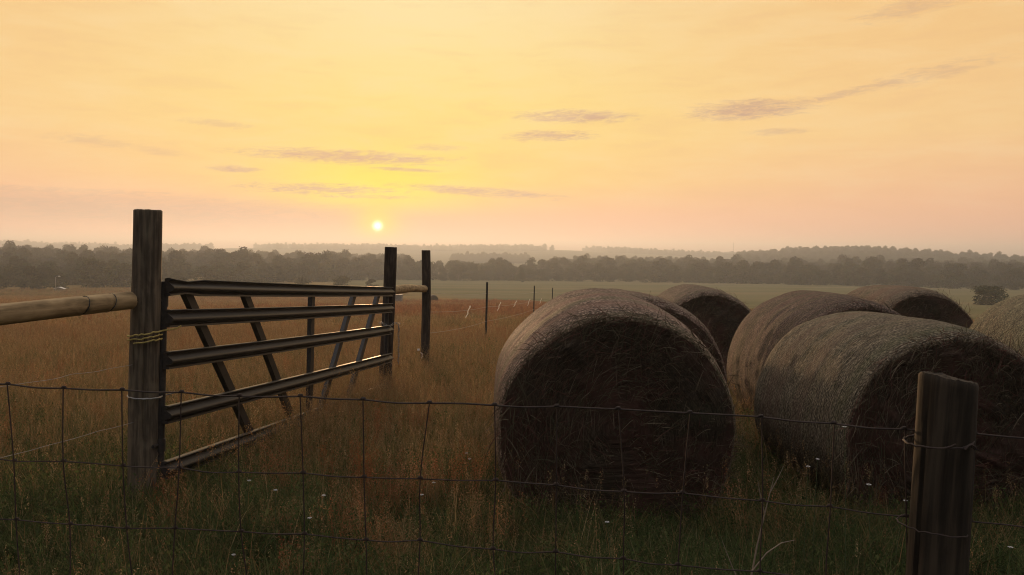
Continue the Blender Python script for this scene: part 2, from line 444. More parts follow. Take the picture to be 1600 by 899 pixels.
# ------------------------------------------------------------------ logs and posts
def log_mesh(name, length, r0, r1, seed, crack=None, spiral=0, cuts=(), flat=None, n=56, topcut=0):
    r = np.random.default_rng(seed)
    ks = max(12, int(length/.012)); zs = np.linspace(0, length, ks)
    th = np.linspace(0, 2*PI, n+1)[:-1]
    TH, Z = np.meshgrid(th, zs)
    rad = r0 + (r1-r0)*Z/length
    P = np.stack([np.cos(TH)*4, np.sin(TH)*4, Z*3], -1).reshape(-1, 3)
    rad = rad*(1 + .026*sins(P, seed, .8, 3).reshape(Z.shape) + .010*np.sin(3*TH+seed) + .006*sins(np.stack([TH.ravel()*9, Z.ravel()*2], 1), seed+1, 1, 2).reshape(Z.shape))
    if crack is not None:
        for c0, wd, dp, z0, z1 in crack:
            dt = np.angle(np.exp(1j*(TH-c0-.04*np.sin(Z*5))))
            rad -= dp*np.exp(-(dt/wd)**2)*np.clip((Z-z0)*8, 0, 1)*np.clip((z1-Z)*8, 0, 1)
    if flat is not None:
        f0, fr = flat
        dt = np.angle(np.exp(1j*(TH-f0)))
        rad = np.minimum(rad, np.where(np.cos(dt) > .2, fr/np.maximum(np.cos(dt), .2), 9))
    if spiral: rad = rad*(1 + .05*np.maximum(np.sin(TH*1 + Z*spiral), 0)**2 - .04)
    for z0, wd, dp in cuts: rad -= dp*np.exp(-((Z-z0-.012*np.sin(TH))/wd)**2)*(.6+.4*np.sin(TH*2+z0*9))
    bx = .012*np.sin(Z*2.1+seed); by = .010*np.sin(Z*1.7+2*seed)
    x = np.cos(TH)*rad + bx; y = np.sin(TH)*rad + by
    Zt = Z + topcut*x*(Z/length)**8 + .0015*np.sin(TH*2+seed)*np.sin(TH*5+2)*(Z/length)**30
    V = np.stack([x, y, Zt], -1).reshape(-1, 3).tolist()
    F = [(i*n+k, i*n+(k+1) % n, (i+1)*n+(k+1) % n, (i+1)*n+k) for i in range(ks-1) for k in range(n)]
    base = (ks-1)*n
    prev = list(range(base, base+n))
    cx, cy = float(bx[-1, 0]), float(by[-1, 0])
    for q, dz in ((.94, .006), (.55, .004), (.2, .006)):
        s = len(V)
        for k in range(n):
            px, py, pz = V[base+k]
            V.append((cx+(px-cx)*q, cy+(py-cy)*q, pz + dz + float(r.normal(0, .0010))))
        F += [(prev[k], prev[(k+1) % n], s+(k+1) % n, s+k) for k in range(n)]
        prev = list(range(s, s+n))
    F.append(tuple(prev))
    F.append(tuple(range(n))[::-1])
    me = bpy.data.meshes.new(name); me.from_pydata(V, [], F); me.update()
    me.polygons.foreach_set('use_smooth', [True]*len(me.polygons)); me.set_sharp_from_angle(angle=R(50))
    return me

def post(label, x, y, h, r0, r1, seed, mat, lean=(0, 0), **kw):
    sink = .15
    o = link('wooden_post', log_mesh('wooden_post', h+sink, r0, r1, seed, **kw), mat)
    o.location = (x, y, gz(x, y)-sink); o.rotation_euler = (R(lean[0]), R(lean[1]), 0)
    return tag(o, label, 'post')

HX, HY = -2.328, 5.02
post('thick weathered round gate post with yellow twine tied round it', HX, HY, 1.89, .094, .083, 3, M_post, (0, 1.1), crack=[(-1.2, .06, .012, .5, 1.6), (-2.0, .05, .008, .9, 1.95)])
GX, GY = -1.575, 9.95
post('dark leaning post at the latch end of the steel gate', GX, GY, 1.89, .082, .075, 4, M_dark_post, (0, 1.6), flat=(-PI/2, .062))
BX, BY = -1.44, 13.3
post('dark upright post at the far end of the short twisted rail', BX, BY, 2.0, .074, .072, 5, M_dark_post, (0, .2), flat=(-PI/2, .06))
FX, FY = .868, 1.70
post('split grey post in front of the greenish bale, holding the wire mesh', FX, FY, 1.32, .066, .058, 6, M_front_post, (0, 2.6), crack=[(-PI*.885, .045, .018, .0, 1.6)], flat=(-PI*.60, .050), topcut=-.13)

def log_between(label, a, b, r0, r1, seed, mat, **kw):
    a = Vector(a); b = Vector(b)
    o = link('brace_rail', log_mesh('brace_rail', (b-a).length, r0, r1, seed, **kw), mat)
    o.location = a; o.rotation_euler = (b-a).to_track_quat('Z', 'Y').to_euler()
    return tag(o, label, 'rail')
log_between('pale peeled log rail running left from the thick gate post', (-2.98, 2.55, 1.255), (HX-.02, HY-.10, 1.275), .055, .054, 8, M_log, cuts=((2.06, .011, .016), (2.27, .011, .018), (1.4, .012, .005)))
log_between('short twisted pale rail between the two dark posts', (GX+.02, GY+.06, 1.115), (BX-.01, BY-.06, 1.0), .060, .058, 9, M_log, spiral=26, cuts=((.7, .02, .006), (1.9, .02, .006)))

_rail = [o for o in col.objects if o.name == 'brace_rail'][0]
for zz in (2.06, 2.27):  # dark rings added to stand in for the shade inside the rail's cuts
    m = MB(); m.tube([(math.cos(t_*PI/9)*.0535+.010*math.sin(zz*2.1+8), math.sin(t_*PI/9)*.0535+.008*math.sin(zz*1.7+16), zz+.024*math.sin(t_*PI/9)) for t_ in range(18)]+[(.0535, 0, zz)], .0026, 6)
    m.build('cut_shade_band', M_steel_post, _rail)
# ------------------------------------------------------------------ steel gate
gate = thing('farm_gate', 'dark steel farm gate with five ribbed rails hung on the thick post', 'gate', (-2.185, 4.99, gz(-2.2, 5)+.0), (0, R(3.05), R(81.6)))
GL = 4.84
prof = [(.030, .054), (.010, .058), (-.012, .057), (-.017, .053), (-.012, .048), (.006, .040), (.008, .034), (-.010, .020), (-.026, .009), (-.033, .003), (-.036, -.004),
        (-.035, -.012), (-.029, -.020), (-.010, -.027), (.010, -.031), (.008, -.036), (-.010, -.044), (-.012, -.056), (.030, -.057)]
ZR = [1.405, 1.205, .940, .595, .245]
for zr in ZR:
    m = MB()
    nseg = 24
    pts = []
    for s in range(nseg+1):
        f = s/nseg; sag = -.006*math.sin(f*PI)
        k = 1.0
        if zr == ZR[0] and s == 1: k = .72
        f = max(f, .012*s) if s < 2 else f
        pts.append([(f*(GL-.03), a*k, zr + sag + b*k) for a, b in prof])
    V = [p for ring in pts for p in ring]; n = len(prof)
    F = [(s*n+k, (s+1)*n+k, (s+1)*n+(k+1) % n, s*n+(k+1) % n) for s in range(nseg) for k in range(n)]
    F += [tuple(range(n)), tuple(range(nseg*n, nseg*n+n))[::-1]]
    m.add(V, F); ro = m.build('rail', M_gate, gate); ro.data.set_sharp_from_angle(angle=R(33))
for uu in (.03, GL-.06):
    m = MB(); m.tube([(uu, .056, .18), (uu, .056, 1.44)], .026, 14)
    m.build('end_upright', M_gate, gate)
chan = lambda w, d: [(-w/2, 0), (w/2, 0), (w/2, d), (w/2-.008, d), (w/2-.008, .010), (w*.12, .010), (w*.06, .018), (-w*.06, .018), (-w*.12, .010), (-w/2+.008, .010), (-w/2+.008, d), (-w/2, d)]
def brace(name, u0, z0, u1, z1, w=.072):
    m = MB(); a = Vector((u0, .031, z0)); b = Vector((u1, .031, z1))
    ax = (b-a).normalized(); ua = Vector((0, 1, 0)).cross(ax)
    m.prism(chan(w, .04), a, b, ua, (0, 1, 0)); m.build(name, M_gate, gate)
brace('centre_upright', 2.42, .20, 2.42, 1.42, .075)
for u0, u1 in ((.24, 1.28), (1.06, 2.06), (3.62, 2.66), (4.45, 3.42)):
    brace('diagonal_brace', u0, 1.42, u1, .22)
for zz in (.40, 1.32):
    m = MB(); m.tube([(-.05, .056, zz), (.03, .056, zz)], .011, 10); m.tube([(.03, .056, zz-.04), (.03, .056, zz+.04)], .032, 14)
    m.build('hinge', M_gate, gate)

# chain holding the gate to the latch post
chain = thing('gate_chain', 'short galvanised chain looped over the latch end of the gate', 'chain', (-1.47, 9.72, gz(-1.47, 9.72)))
def link_me():
    m = MB(); pts = []
    for k in range(17):
        t = 2*PI*k/16; x = .008*math.cos(t); z = .010*math.sin(t) + (.012 if math.sin(t) > 0 else -.012)
        pts.append((x, 0, z))
    m.tube(pts, .0034, 6, cap=False)
    return m
proto = link_me().build('chain_link', M_galv, chain)
path = []
for k in range(9): path.append((-.12+.028*k, -.05 - .004*k, .955 + .02*math.cos(k*.9)))
for k in range(15): path.append((.105+.003*math.sin(k*1.3), -.09, .93 - .031*k))
for k, p in enumerate(path):
    o = proto if k == 0 else proto.copy()
    if k: col.objects.link(o); o.parent = chain
    o.location = p
    o.rotation_euler = (0, R(80) if k < 9 else R(4*math.sin(k)), R(90*(k % 2)+20)) if k >= 9 else (R(90*(k % 2)), R(82+8*math.sin(k)), 0)

# ------------------------------------------------------------------ wires
def wire_pts(a, b, n, sag=0, wob=.003, seed=0):
    r = random.Random(seed); a = Vector(a); b = Vector(b); out_ = []
    for i in range(n+1):
        f = i/n; p = a.lerp(b, f); p.z -= sag*4*f*(1-f)
        p += Vector((0, r.gauss(0, wob*.5), r.gauss(0, wob)))
        out_.append(p)
    return out_

def spline(pts, sub=4):
    out_ = []
    for i in range(len(pts)-1):
        p0 = pts[max(i-1, 0)]; p1 = pts[i]; p2 = pts[i+1]; p3 = pts[min(i+2, len(pts)-1)]
        for s in range(sub):
            t = s/sub
            out_.append(.5*((2*p1) + (p2-p0)*t + (2*p0-5*p1+4*p2-p3)*t*t + (-p0+3*p1-3*p2+p3)*t**3))
    out_.append(pts[-1]); return out_

# woven wire mesh along the front
wf = thing('wire_mesh_fence', 'rusty square wire mesh fence stretched across the foreground', 'fence', (0, 0, 0))
def fence_y(x): return 1.965 - .118*(x+1.28)*1.0
def fx(i): return -1.72 + .152*i
HZ = [1.250, 1.062, .905, .755, .615, .485, .365, .255]
nst = 25
knots = {}
rr = random.Random(5)
for j, z in enumerate(HZ):
    for i in range(nst):
        x = fx(i) + rr.gauss(0, .004) + (.030*(j/7) if i == 3 else 0) + .004*math.sin(i*3.1)*j + (-.012 if i % 4 == 2 else .006)*j*.6
        knots[i, j] = Vector((x, fence_y(x)+.035+rr.gauss(0, .004), z + .006*math.sin(x*2.2+j) + rr.gauss(0, .0022) - .012*(x+.4) - .03*max(x-.2, 0)))
for j in range(len(HZ)):
    pts = []
    for i in range(nst):
        pts.append(knots[i, j])
        if i < nst-1:
            p = knots[i, j].lerp(knots[i+1, j], .5); p.z += rr.gauss(-.0015, .002); pts.append(p)
    m = MB(); m.tube(spline(pts, 4), .0021 if j == 0 else .0016, 7)
    for i in range(nst):
        p = knots[i, j]
        m.tube([p+Vector((-.007, 0, .001)), p+Vector((-.003, 0, .003)), p+Vector((.003, 0, .003)), p+Vector((.007, 0, -.001))], [.0015, .0040, .0040, .0015], 7)
    m.build('line_wire', M_wire, wf)
for i in range(nst):
    pts = [knots[i, j] + Vector((0, -.003, 0)) for j in range(len(HZ))]
    x = pts[-1].x; pts.append(Vector((x, pts[-1].y, .12)))
    m = MB(); m.tube(spline(pts, 4), .0016, 6); m.build('stay_wire', M_wire, wf)

# wire ties round the front post
def tie(name, label, cat, cx, cy, z, rad, mat, thick=.002, turns=1.0, tilt=0, tail=None, seed=1, twist=False, z_end=0):
    r = random.Random(seed); n = int(36*turns); pts = []
    for k in range(n+1):
        t = 2*PI*k/36 - PI/2 - .3
        pts.append(Vector((cx+math.cos(t)*rad*(1+r.gauss(0, .015)), cy+math.sin(t)*rad, z + tilt*math.cos(t)*rad + z_end*k/n + r.gauss(0, .0012 if z_end == 0 else .0022))))
    if tail: pts += [pts[-1]+Vector(p) for p in tail]
    m = MB(); m.tube(pts, thick, 7)
    if twist:
        p0 = Vector((cx+.022, cy-rad-.004, z+.003))
        m.tube([p0+Vector((.018*math.cos(q*.8)*.5+.004*q*.3, -.002*math.sin(q), .006*math.sin(q*1.3))) for q in range(12)], thick, 6)
    return tag(m.build(name, mat), label, cat)
tie('tie_wire', 'rusty wire loop twisted round the upper part of the split post', 'wire', FX-.003+.052, FY, 1.205, .066, M_wire, .0023, 1, tilt=.08, twist=True, tail=[(.01, -.004, .004), (.018, -.008, .010)])
tie('tie_wire', 'thin rusty wire loop low down on the split post', 'wire', FX-.003+.044, FY, 1.020, .068, M_wire, .0017, 1, tilt=-.10, seed=3)
# twine and wire round the gate post
tie('twine', 'yellow twine wrapped twice round the thick gate post', 'twine', HX+.02, HY, 1.02, .098, M_rope, .0050, 2.35, tilt=.10, z_end=.058, seed=4,
    tail=[(.05, -.01, .008), (.10, -.015, .018), (.125, -.01, .034)])
tie('tie_wire', 'pale galvanised wire looped round the lower gate post', 'wire', HX+.014, HY, .675, .100, M_galv, .0042, 1.45, tilt=-.05, seed=6,
    tail=[(.05, -.012, .0), (.09, -.012, .012), (.10, -.01, .02)])
# strands leaving the gate post to the left
def strand(label, a, b, sag, seed, mat=M_galv, r=.0022, barbs=False, group=None, cat='wire'):
    m = MB(); pts = wire_pts(a, b, 26, sag, .0022, seed); sp_ = spline(pts, 3)
    m.tube(sp_, r, 6)
    if barbs:
        for k in range(3, len(sp_)-2, 5):
            p = sp_[k]
            m.tube([p+Vector((-.010, 0, .014)), p, p+Vector((.010, .004, -.014))], [.0008, r*1.5, .0008], 5)
    return tag(m.build('fence_wire', mat), label, cat, group)
strand('top barbed wire sagging under the pale log rail', (-2.95, 2.5, 1.262), (HX-.02, HY-.09, 1.245), .02, 1)
strand('middle barbed wire left of the thick gate post', (-2.95, 2.5, .96), (HX-.02, HY-.09, .885), .012, 2, r=.0015)
strand('lower barbed wire left of the thick gate post', (-2.95, 2.5, .58), (HX-.02, HY-.09, .530), .012, 3, r=.0015)

# ------------------------------------------------------------------ far line fence with T-posts
def line_x(y): return -.65 + .119*(y-20)
TP = [20.0, 33.0, 44.0]
TL = ['nearest thin steel post standing in the dry grass', 'second thin steel post, half way down the far fence line', 'farthest thin steel post beside the large front bale']
for y, lb in zip(TP, TL):
    x = line_x(y); t = thing('steel_post', lb, 'post', (x, y, gz(x, y)), (0, R(1), 0), 'steel posts of the far fence')
    m = MB(); m.prism([(-.026, 0), (.026, 0), (.026, .007), (.005, .007), (.005, .04), (-.005, .04), (-.005, .007), (-.026, .007)], (0, 0, -.2), (0, 0, 1.6), (1, 0, 0), (0, 1, 0))
    for k in range(20): m.box((0, -.004, .25+.06*k), (.024, .010, .014))
    m.build('stake', M_steel_post, t, smooth=False)
for k, h in enumerate((1.32, .98, .62)):
    m = MB(); ys = [BY] + TP + [60.0]; pts = []
    for a, b in zip(ys[:-1], ys[1:]):
        for s in range(8):
            f = s/8; y = a+(b-a)*f; x = line_x(y) if y >= 19.9 else BX + (line_x(20)-BX)*(y-BY)/(20-BY)
            zz = gz(line_x(a), a)*(1-f) + gz(line_x(b), b)*f + h - .16*f*(1-f)
            pts.append(Vector((x+.015, y, zz)))
    m.tube(pts, .0028, 5)
    tag(m.build('fence_wire', M_galv), ['top', 'middle', 'lowest'][k] + ' wire of the far fence beyond the twisted rail', 'wire')
M_tape, nt, bs, out = mat_new('white marker tape'); nt.nodes.remove(bs)
nt.links.new(N(nt, 'ShaderNodeMixShader', ins={0: .55, 1: N(nt, 'ShaderNodeBsdfDiffuse', ins={'Color': (.66, .63, .60, 1)}).outputs[0],
                                               2: N(nt, 'ShaderNodeBsdfTranslucent', ins={'Color': (.66, .63, .60, 1)}).outputs[0]}).outputs[0], out.inputs[0])
FL = ['nearest white tape strip, left of the first thin steel post', 'white tape strip just right of the first thin steel post', 'short white tape strip midway between two thin steel posts', 'white tape strip just left of the second thin steel post', 'farthest faint white tape strip, right of the second thin steel post']
for (y, h), lb in zip(((17.4, .26), (22.4, .25), (26.3, .20), (30.9, .27), (36.5, .25)), FL):
    x = line_x(y); a = [BY]+TP; i0 = max(k for k in range(4) if a[k] <= y); yb = ([*TP, 60])[i0]; ya = a[i0]; f = (y-ya)/(yb-ya)
    zt = gz(line_x(ya), ya)*(1-f) + gz(line_x(yb), yb)*f + .98 - .16*f*(1-f) + (.10 if y < 20 else .12)
    m = MB(); V = []; rr_ = random.Random(int(y*10))
    nn = 7
    for s in range(nn):
        f = s/(nn-1); xx = .05-.085*f + .012*math.sin(s*1.9); w = .014*(1-.35*f)
        V += [(xx-w, .02*math.sin(s), -h*f), (xx+w, .02*math.sin(s)+.01, -h*f)]
    F = [(2*s, 2*s+1, 2*s+3, 2*s+2) for s in range(nn-1)]
    m.add(V, F)
    o = m.build('marker_tape', M_tape); o.location = (x, y-.02, zt)
    tag(o, lb, 'tape', 'white tapes on the far fence')

# white jug by the far post
jug = thing('plastic_jug', 'small white plastic jug standing at the foot of the far dark post', 'jug', (BX-.115, BY-.12, gz(BX, BY)), (0, R(3), 0))
m = MB()
pr = [(.0, .0), (.045, .0), (.052, .01), (.053, .18), (.050, .21), (.036, .25), (.020, .27), (.018, .29)]
m.tube([(0, 0, z+.06) for r_, z in pr], [max(r_, .002) for r_, z in pr], 18); m.build('bottle_body', M_white, jug)
m = MB(); m.tube([(0, 0, .348), (0, 0, .375)], .022, 14); m.build('cap', M_white, jug)
m = MB(); m.tube([(.030, 0, .318), (.062, 0, .30), (.066, 0, .25), (.050, 0, .22)], .007, 8); m.build('handle', M_white, jug)

# ------------------------------------------------------------------ trees
M_leaf = leaf_mat('tree leaves', .35, hv=.2)
M_bark = wood_mat('bark', (.05, .04, .03), (.10, .08, .06), cross=8)
def crown_mesh(name, seed, h, w, nl=20, per=120, leaf=.45, base=.06):
    r = np.random.default_rng(seed); V = []; F = []; C = []
    cen = []
    for k in range(nl):
        f = r.uniform(0, 1); ang = r.uniform(0, 2*PI)
        zz = base + (1-base)*(f*.86 + .04)
        env = math.sin(min(1, (f*.92+.12))*PI)**.6
        rad = w/2*env*math.sqrt(r.uniform(.08, 1))*.72
        cen.append((rad*math.cos(ang), rad*math.sin(ang), zz*h, r.uniform(.16, .27)*w*(1-.3*f)))
    P = []; col_ = []
    for (x, y, z, s) in cen:
        d = unit(r.normal(size=(per, 3))); d[:, 2] *= .8
        P.append(np.array([x, y, z]) + d*s*(r.uniform(.45, 1.08, (per, 1))))
        tone = r.uniform(.7, 1.35)
        col_.append(np.array([.052, .060, .026])*tone*r.uniform(.7, 1.3, (per, 1))*np.array([r.uniform(.9, 1.25), 1, r.uniform(.8, 1.1)]))
    P = np.concatenate(P); col_ = np.concatenate(col_); n = len(P)
    a = unit(r.normal(size=(n, 3))); b = unit(np.cross(a, r.normal(size=(n, 3))))
    s = (r.uniform(.5, 1.2, n)*leaf)[:, None]*.5
    V = np.stack([P-a*s, P-b*s*.7, P+a*s, P+b*s*.7], 1).reshape(-1, 3)
    F = np.arange(4*n).reshape(n, 4)
    return mesh_np(name, V, F, cols=np.repeat(col_, 4, 0))
def trunk_mb(seed, h, r0):
    r = random.Random(seed); m = MB()
    top = h*.62; pts = [(r.gauss(0, .1)*k*.3, r.gauss(0, .1)*k*.3, -0.3 + top*k/5) for k in range(6)]
    m.tube(pts, [r0*1.3, r0, r0*.85, r0*.7, r0*.5, r0*.25], 8)
    for k in range(5):
        p = Vector(pts[2+k % 3]); a = r.uniform(0, 6.28); L_ = h*r.uniform(.2, .34)
        m.tube([p, p+Vector((math.cos(a)*L_*.5, math.sin(a)*L_*.5, L_*.4)), p+Vector((math.cos(a)*L_*.9, math.sin(a)*L_*.9, L_*.85))], [r0*.4, r0*.25, r0*.08], 6)
    return m
SPEC = [(9.0, 8.5), (9.6, 7.4), (8.2, 9.2), (10.2, 7.8), (7.6, 7.6)]
tree_protos = []
wood_coll = bpy.data.collections.new('wood_sources')
for k, (h, w) in enumerate(SPEC):
    cm = crown_mesh('crown', 40+k, h, w, nl=22, per=130, leaf=.55); cm.materials.append(M_leaf)
    tm = trunk_mb(60+k, h, .17)
    me = bpy.data.meshes.new('trunk'); me.from_pydata(tm.v, [], tm.f); me.materials.append(M_bark); me.update()
    tree_protos.append((cm, me, h))
    wood_coll.objects.link(bpy.data.objects.new('wood_tree', cm))
def plant_tree(k, x, y, s, rz, label, cat='tree', group=None, sxy=1.0, sink=0):
    cm, tm, h = tree_protos[k]
    t = thing('tree', label, cat, (x, y, gz(x, y)-sink), (0, 0, rz), group)
    t.scale = (s*sxy, s*sxy, s)
    link('crown', cm, None, t); link('trunk', tm, None, t)
    return t
# curve of the wood's front edge: (direction x/y, distance)
EX = np.array([-.80, -.56, -.40, -.28, -.16, .08, .32, .48, .80]); ED = np.array([135, 150, 180, 230, 285, 300, 280, 245, 205.])
def edge_d(q): return float(np.interp(q, EX, ED))
q = -.80; cnt = 0
rt = random.Random(21)
while q < .80:
    d = edge_d(q) + rt.uniform(-5, 8); x = q*d; y = d
    htop = np.interp(q, [-.8, -.5, -.3, -.15, -.08, -.03, .01, .03, .1, .3, .5, .8], [4.7, 5.2, 6.4, 7.4, 7.4, 6.9, 5.2, 5.8, 8.2, 7.6, 6.6, 6.2])
    k = rt.randrange(5); s = htop*rt.uniform(.70, 1.20)/SPEC[k][0]
    side = 'left' if q < -.2 else ('middle' if q < .15 else 'right')
    lb = {'left': 'hazy dark tree in the front row of the wood left of the gate end',
          'middle': 'hazy grey tree in the front row of the wood behind the mown field',
          'right': 'dark hazy tree in the front row of the wood beyond the bales'}[side]
    plant_tree(k, x, y, s, rt.uniform(0, 6.28), lb, group=f'trees along the front edge of the wood, {side}', sxy=rt.uniform(1.1, 1.55), sink=.6)
    q += rt.uniform(4.6, 6.6)/d; cnt += 1

plant_tree(2, .597*108, 108, .40, 1.0, 'low round dark tree alone in the mown field behind the right bale', sxy=1.55, sink=.35)
plant_tree(0, -.214*165, 165, .40, 2.0, 'broad bushy tree just above the middle of the steel gate', sxy=1.4, sink=.4)
plant_tree(4, -.262*170, 170, .36, .4, 'lower bush left of the bushy tree above the gate', 'bush', sxy=1.7, sink=.5)
plant_tree(1, -.176*168, 168, .27, 3, 'small bush beside the leaning latch post, above the gate', 'bush', sxy=1.8, sink=.4)
plant_tree(3, .012*272, 272, .52, 4.4, 'thin pale tree standing before the wood above the nearest fence tapes', sxy=.9, sink=.2)

# ------------------------------------------------------------------ instanced ground cover and far woods (uncountable)
def scatter(name, coll, P, rot, scl, idx, label=None):
    me = bpy.data.meshes.new(name)
    n = len(P); me.vertices.add(n); me.vertices.foreach_set('co', np.asarray(P, np.float32).ravel())
    for nm, ty, dat, key in (('rot', 'FLOAT_VECTOR', rot, 'vector'), ('scl', 'FLOAT_VECTOR', scl, 'vector')):
        a = me.attributes.new(nm, ty, 'POINT'); a.data.foreach_set(key, np.asarray(dat, np.float32).ravel())
    a = me.attributes.new('idx', 'INT', 'POINT'); a.data.foreach_set('value', np.asarray(idx, np.int32))
    o = bpy.data.objects.new(name, me); col.objects.link(o)
    ng = bpy.data.node_groups.new(name, 'GeometryNodeTree')
    ng.interface.new_socket('Geometry', in_out='INPUT', socket_type='NodeSocketGeometry')
    ng.interface.new_socket('Geometry', in_out='OUTPUT', socket_type='NodeSocketGeometry')
    gi = ng.nodes.new('NodeGroupInput'); go = ng.nodes.new('NodeGroupOutput')
    ci = ng.nodes.new('GeometryNodeCollectionInfo'); ci.inputs['Collection'].default_value = coll
    ci.inputs['Separate Children'].default_value = True; ci.inputs['Reset Children'].default_value = True
    ip = ng.nodes.new('GeometryNodeInstanceOnPoints'); ip.inputs['Pick Instance'].default_value = True
    def na(nm, ty):
        a = ng.nodes.new('GeometryNodeInputNamedAttribute'); a.data_type = ty; a.inputs['Name'].default_value = nm
        return a.outputs[0]
    er = ng.nodes.new('FunctionNodeEulerToRotation')
    L_ = ng.links.new
    L_(gi.outputs[0], ip.inputs['Points']); L_(ci.outputs[0], ip.inputs['Instance'])
    L_(na('idx', 'INT'), ip.inputs['Instance Index']); L_(na('rot', 'FLOAT_VECTOR'), er.inputs[0])
    L_(er.outputs[0], ip.inputs['Rotation']); L_(na('scl', 'FLOAT_VECTOR'), ip.inputs['Scale'])
    L_(ip.outputs[0], go.inputs[0])
    md = o.modifiers.new('scatter', 'NODES'); md.node_group = ng
    return tag(o, label, name.replace('_', ' ') if label else None, kind='stuff')

def wood(name, label, qs, ds, n, seed, hs=(.8, 1.15), skip=None):
    r = np.random.default_rng(seed)
    qv = r.uniform(*qs, n); d = np.sqrt(r.uniform(ds[0]**2, ds[1]**2, n))
    x = qv*d; y = d
    keep = d > np.interp(qv, EX, ED) + 7
    if skip is not None: keep &= ~skip(qv, d, r)
    x, y, n = x[keep], y[keep], int(keep.sum())
    P = np.stack([x, y, ground_z(x, y)-.5], -1)
    s = r.uniform(*hs, n)*np.where(r.random(n) < .06, 1.18, 1)*np.clip(y/250, .60, 1)
    scl = np.stack([s*r.uniform(.9, 1.3, n), s*r.uniform(.9, 1.3, n), s], -1)
    rot = np.stack([0*s, 0*s, r.uniform(0, 6.28, n)], -1)
    return scatter(name, wood_coll, P, rot, scl, r.integers(0, 5, n), label)
gap = lambda q, d, r: ((q > -.125) & (q < .045) & (d > 335)) | ((q > .30) & (q < .33) & (d > 330) & (d < 520))
wood('near_wood', 'hazy grey wood filling the valley behind the front row of trees', (-.95, .95), (140, 620), 4600, 31, (.75, 1.05), gap)
wood('knoll_wood', 'hazy wood covering the low knoll on the right skyline', (.28, .66), (600, 850), 1300, 32, (.8, 1.1))
wood('valley_wood', 'faint strip of trees in the misty gap of the valley', (-.075, .02), (760, 860), 260, 33, (.8, 1.0))
wood('ridge_wood', 'pale hazy woods along the farthest ridge on the skyline', (-.85, .85), (1330, 1640), 3800, 34, (.75, 1.25), lambda q, d, r: np.sin(q*31+d*.004)+np.sin(q*13) > 1.2)

# ------------------------------------------------------------------ grass
grass_mat = leaf_mat('grass blades', .5, hv=.34)
def blades(r, n, h, spread, width, lean, pal, k=4):
    ang = r.uniform(0, 2*PI, n); rad = spread*np.sqrt(r.random(n))
    b = np.stack([rad*np.cos(ang), rad*np.sin(ang), np.full(n, -.02)], -1)
    hh = r.uniform(*h, n); a2 = r.uniform(0, 2*PI, n); ln = r.uniform(*lean, n)*hh
    dr = np.stack([np.cos(a2), np.sin(a2), 0*a2], -1)
    f = np.linspace(0, 1, k)
    pts = b[:, None, :] + dr[:, None, :]*(ln[:, None]*f[None]**1.9)[..., None]
    up = hh[:, None]*(f[None] - .35*np.clip(ln/hh-.35, 0, 1)[:, None]*f[None]**2.5)
    pts[..., 2] += up
    side = np.stack([-np.sin(a2), np.cos(a2), 0*a2], -1)
    side = unit(side + .5*r.normal(size=(n, 3))*np.array([1, 1, 0]))
    w = r.uniform(*width, n)[:, None]*np.interp(f, [0, .4, 1], [.8, 1, .12])[None]
    V, F = strips(pts, w, side)
    pal = np.array(pal)
    c = pal[r.integers(0, len(pal), n)]*r.uniform(.65, 1.25, (n, 1))
    return V, F, np.repeat(c, 2*k, 0), pts[:, -1], dr
def heads(r, tips, dr, ln, size, per, pal, spread=.012):
    """little seed flecks up each stem tip"""
    n = len(tips); T = np.repeat(tips, per, 0); f = np.tile(np.linspace(-1, .15, per), n)
    L_ = np.repeat(r.uniform(*ln, n), per)
    P = T + np.stack([0*f, 0*f, f*L_], -1) + r.normal(0, spread, (n*per, 3))*np.array([1, 1, .4])
    a = unit(r.normal(size=(n*per, 3)) + np.array([0, 0, 1.2])); b = unit(np.cross(a, r.normal(size=(n*per, 3))))
    s = r.uniform(*size, n*per)[:, None]
    V = np.stack([P-a*s, P-b*s*.45, P+a*s, P+b*s*.45], 1).reshape(-1, 3)
    F = np.arange(4*n*per).reshape(-1, 4)
    pal = np.array(pal); c = np.repeat(pal[r.integers(0, len(pal), n)], per, 0)*r.uniform(.7, 1.25, (n*per, 1))
    return V, F, np.repeat(c, 4, 0)
def join(*parts):
    V = []; F = []; C = []; o = 0
    for p in parts:
        V.append(p[0]); F.append(p[1]+o); C.append(p[2]); o += len(p[0])
    return np.concatenate(V), np.concatenate(F), np.concatenate(C)
GREEN = [(.066, .096, .034), (.094, .126, .042), (.135, .145, .055), (.075, .092, .036), (.19, .16, .075)]
DRY = [(.38, .245, .10), (.29, .195, .075), (.46, .31, .135), (.32, .185, .078), (.16, .145, .055), (.24, .185, .068)]
RUST = [(.34, .145, .065), (.40, .19, .085), (.28, .115, .06), (.38, .22, .11)]
TAN = [(.38, .26, .13), (.32, .19, .09), (.42, .30, .16)]
def coll_of(name, items):
    c = bpy.data.collections.new(name)
    for k, (V, F, C) in enumerate(items):
        me = mesh_np(name, V, F, cols=C); me.materials.append(grass_mat)
        c.objects.link(bpy.data.objects.new(name, me))
    return c
def green_tuft(seed):
    r = np.random.default_rng(seed)
    a = blades(r, 80, (.08, .27), .16, (.003, .007), (.35, 1.5), GREEN, 5)
    b = blades(r, 8, (.20, .38), .12, (.002, .0035), (.1, .9), TAN+GREEN)
    return join(a[:3], b[:3])
